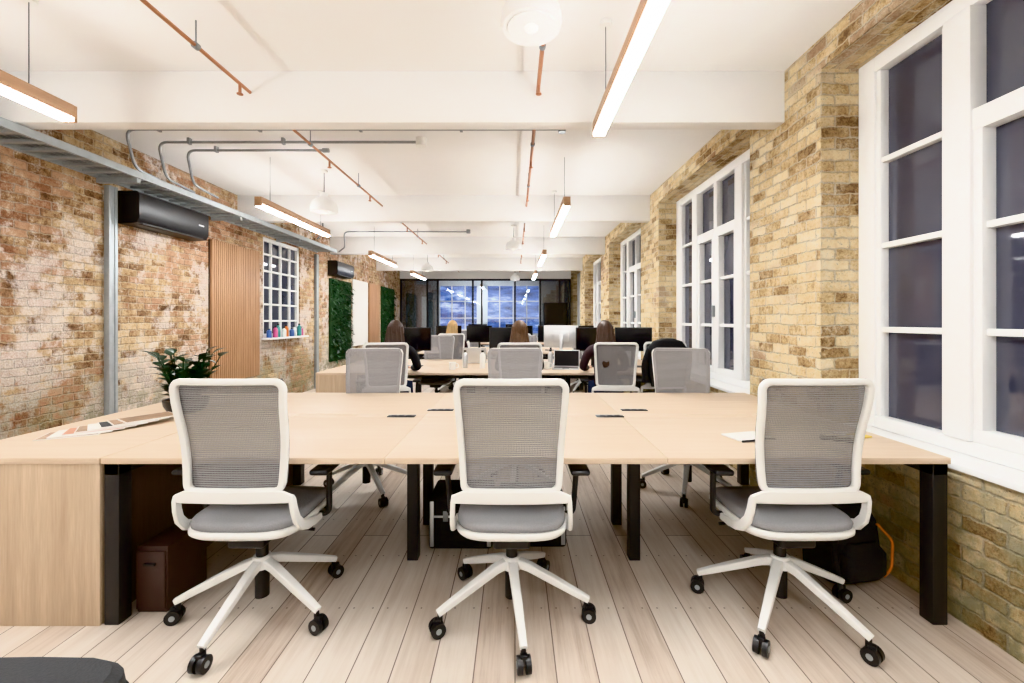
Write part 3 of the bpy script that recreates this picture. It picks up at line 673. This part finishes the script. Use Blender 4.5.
G().box(-.038,.038,-.038,.038,0,.006,'yellow').box(-.06,.02,.0,.1,0,.004,'paper').done('sticky_note_pad',None,loc=(1.76,2.2,.7315),rz=R(20))
e=empty('potted_plant',(-2.14,2.80,.731))
g=G(); pr=[(.07,0),(.1,.01),(.12,.05),(.125,.085),(.115,.085),(.11,.07)]
g.rings([[Vector((a*math.cos(2*math.pi*j/24),a*math.sin(2*math.pi*j/24),b)) for j in range(24)] for a,b in pr],'blackp'); g.cyl((0,0,.06),(0,0,.08),.108,'soil'); g.done('pot',e)
g=G(); r=random.Random(11)
for i in range(46):
    a=r.uniform(0,6.28); lean=r.uniform(.05,.55); L=r.uniform(.05,.33); d=Vector((math.cos(a)*lean,math.sin(a)*lean,1)).normalized(); b=Vector((math.cos(a)*.04,math.sin(a)*.04,.07))
    g.cyl(b,b+d*L,.003,'leafd',seg=6)
    for j in range(6):
        u=.2+.8*j/5; a2=a+j*2.4; g.leaf(b+d*L*u,Vector((math.cos(a2),math.sin(a2),.9)),(0,0,1),r.uniform(.06,.10),r.uniform(.05,.075),'leafd')
g.done('foliage',e,60)
def case(name,x0,x1,y0,y1,h):
    g=G(); g.box(x0,x1,y0,y1,.0,h,'blackf',.02,3)
    for x in (x0+.02,x1-.02): 
        for y in (y0,): g.box(x-.012,x+.012,y-.006,y+.006,.02,h-.02,'silver',.002)
    g.box(x0+.01,x1-.01,y0-.004,y0+.004,h*.62,h*.62+.012,'silver',.001); g.tube([((x0+x1)/2-.07,y0,h*.8),((x0+x1)/2-.07,y0-.035,h*.78),((x0+x1)/2+.07,y0-.035,h*.78),((x0+x1)/2+.07,y0,h*.8)],.008,'blackp',rad=.02)
    for x in (x0+.1,x1-.1): g.box(x-.015,x+.015,y0-.008,y0,h*.55,h*.75,'galv',.002)
    g.done(name)
case('flight_case',-.50,-.13,2.48,2.78,.3); case('flight_case',-.1,.3,2.5,2.85,.26)
def srect(rx,ry,z,p=.6,cx=0,cy=0): return [Vector((cx+rx*math.copysign(abs(math.cos(t))**p,math.cos(t)),cy+ry*math.copysign(abs(math.sin(t))**p,math.sin(t)),z)) for t in [2*math.pi*j/24 for j in range(24)]]
g=G(); g.rings([srect(.13,.09,0),srect(.16,.12,.03),srect(.165,.125,.15),srect(.15,.11,.3),srect(.11,.08,.38),srect(.05,.04,.41)],'blackf')
g.rings([srect(.09,.02,.04,cy=-.125),srect(.12,.045,.07,cy=-.12),srect(.12,.045,.17,cy=-.12),srect(.08,.02,.22,cy=-.115)],'blackf')
g.tube([(.1,-.11,.3),(.17,-.13,.22),(.165,-.13,.08),(.14,-.11,.03)],.006,'orange',rad=.03); g.tube([(-.03,0,.4),(-.03,0,.45),(.03,0,.45),(.03,0,.4)],.008,'blackf',rad=.02)
g.tube([(-.1,-.1,.33),(-.19,-.14,.2),(-.13,-.13,.03)],.012,'blackf',rad=.05)
g.done('backpack',None,loc=(1.70,2.25,.002),rz=R(10))
e=empty('hanging_coat',(1.62,4.57,0)); 
g=G(); g.rings([srect(.17,.05,.62,cy=0),srect(.19,.065,.75),srect(.2,.07,.9),srect(.2,.075,1.03),srect(.15,.06,1.1),srect(.06,.04,1.13)],'blackf')
g.tube([(-.18,0,1.02),(-.23,.03,.85),(-.21,.05,.66)],.04,'blackf',rad=.05); g.tube([(.18,0,1.02),(.23,.03,.85),(.21,.05,.66)],.04,'blackf',rad=.05); g.done('coat_body',e,60)
chair(1.62,4.90,R(2),R(30))
g=G()
rs=[]
for rr,z in ((.26,.30),(.275,.31),(.28,.36),(.275,.40),(.255,.42),(.15,.424)): rs.append(srect(rr,rr*.85,z,.4))
g.rings(rs,'dgrey'); g.rings([srect(.281,.239,.353,.4),srect(.284,.242,.357,.4),srect(.281,.239,.361,.4)],'blackf')
for sx in (-1,1):
    for sy in (-1,1): g.cyl((sx*.2,sy*.16,.31),(sx*.235,sy*.19,0),.018,'black',r2=.012)
g.done('upholstered_stool',None,loc=(-1.28,.94,0))
g=G(); g.box(.95,1.75,14.2,14.24,1.0,1.9,'black',.01); g.box(.97,1.73,14.197,14.2,1.03,1.88,'screen'); g.cyl((1.35,14.25,0.03),(1.35,14.25,1.3),.03,'black'); g.box(1.05,1.65,14.05,14.34,0,.03,'black',.01); g.done('television_on_stand')
# ------------------------------------------------------------ camera, world
cam=bpy.data.cameras.new('camera'); co=bpy.data.objects.new('camera',cam); COL.objects.link(co); S.camera=co
co.location=(0,0,1.326); co.rotation_euler=(math.pi/2,0,0)
cam.sensor_width=36; cam.lens=430/1024*36; cam.shift_x=-3/1024; cam.shift_y=-21.5/1024; cam.clip_start=.05
w=bpy.data.worlds.new('night'); S.world=w; w.use_nodes=True; w.node_tree.nodes['Background'].inputs[0].default_value=(.02,.03,.07,1); w.node_tree.nodes['Background'].inputs[1].default_value=.5
try: S.view_settings.view_transform='Khronos PBR Neutral'
except Exception: S.view_settings.view_transform='Standard'
S.view_settings.exposure=0.0
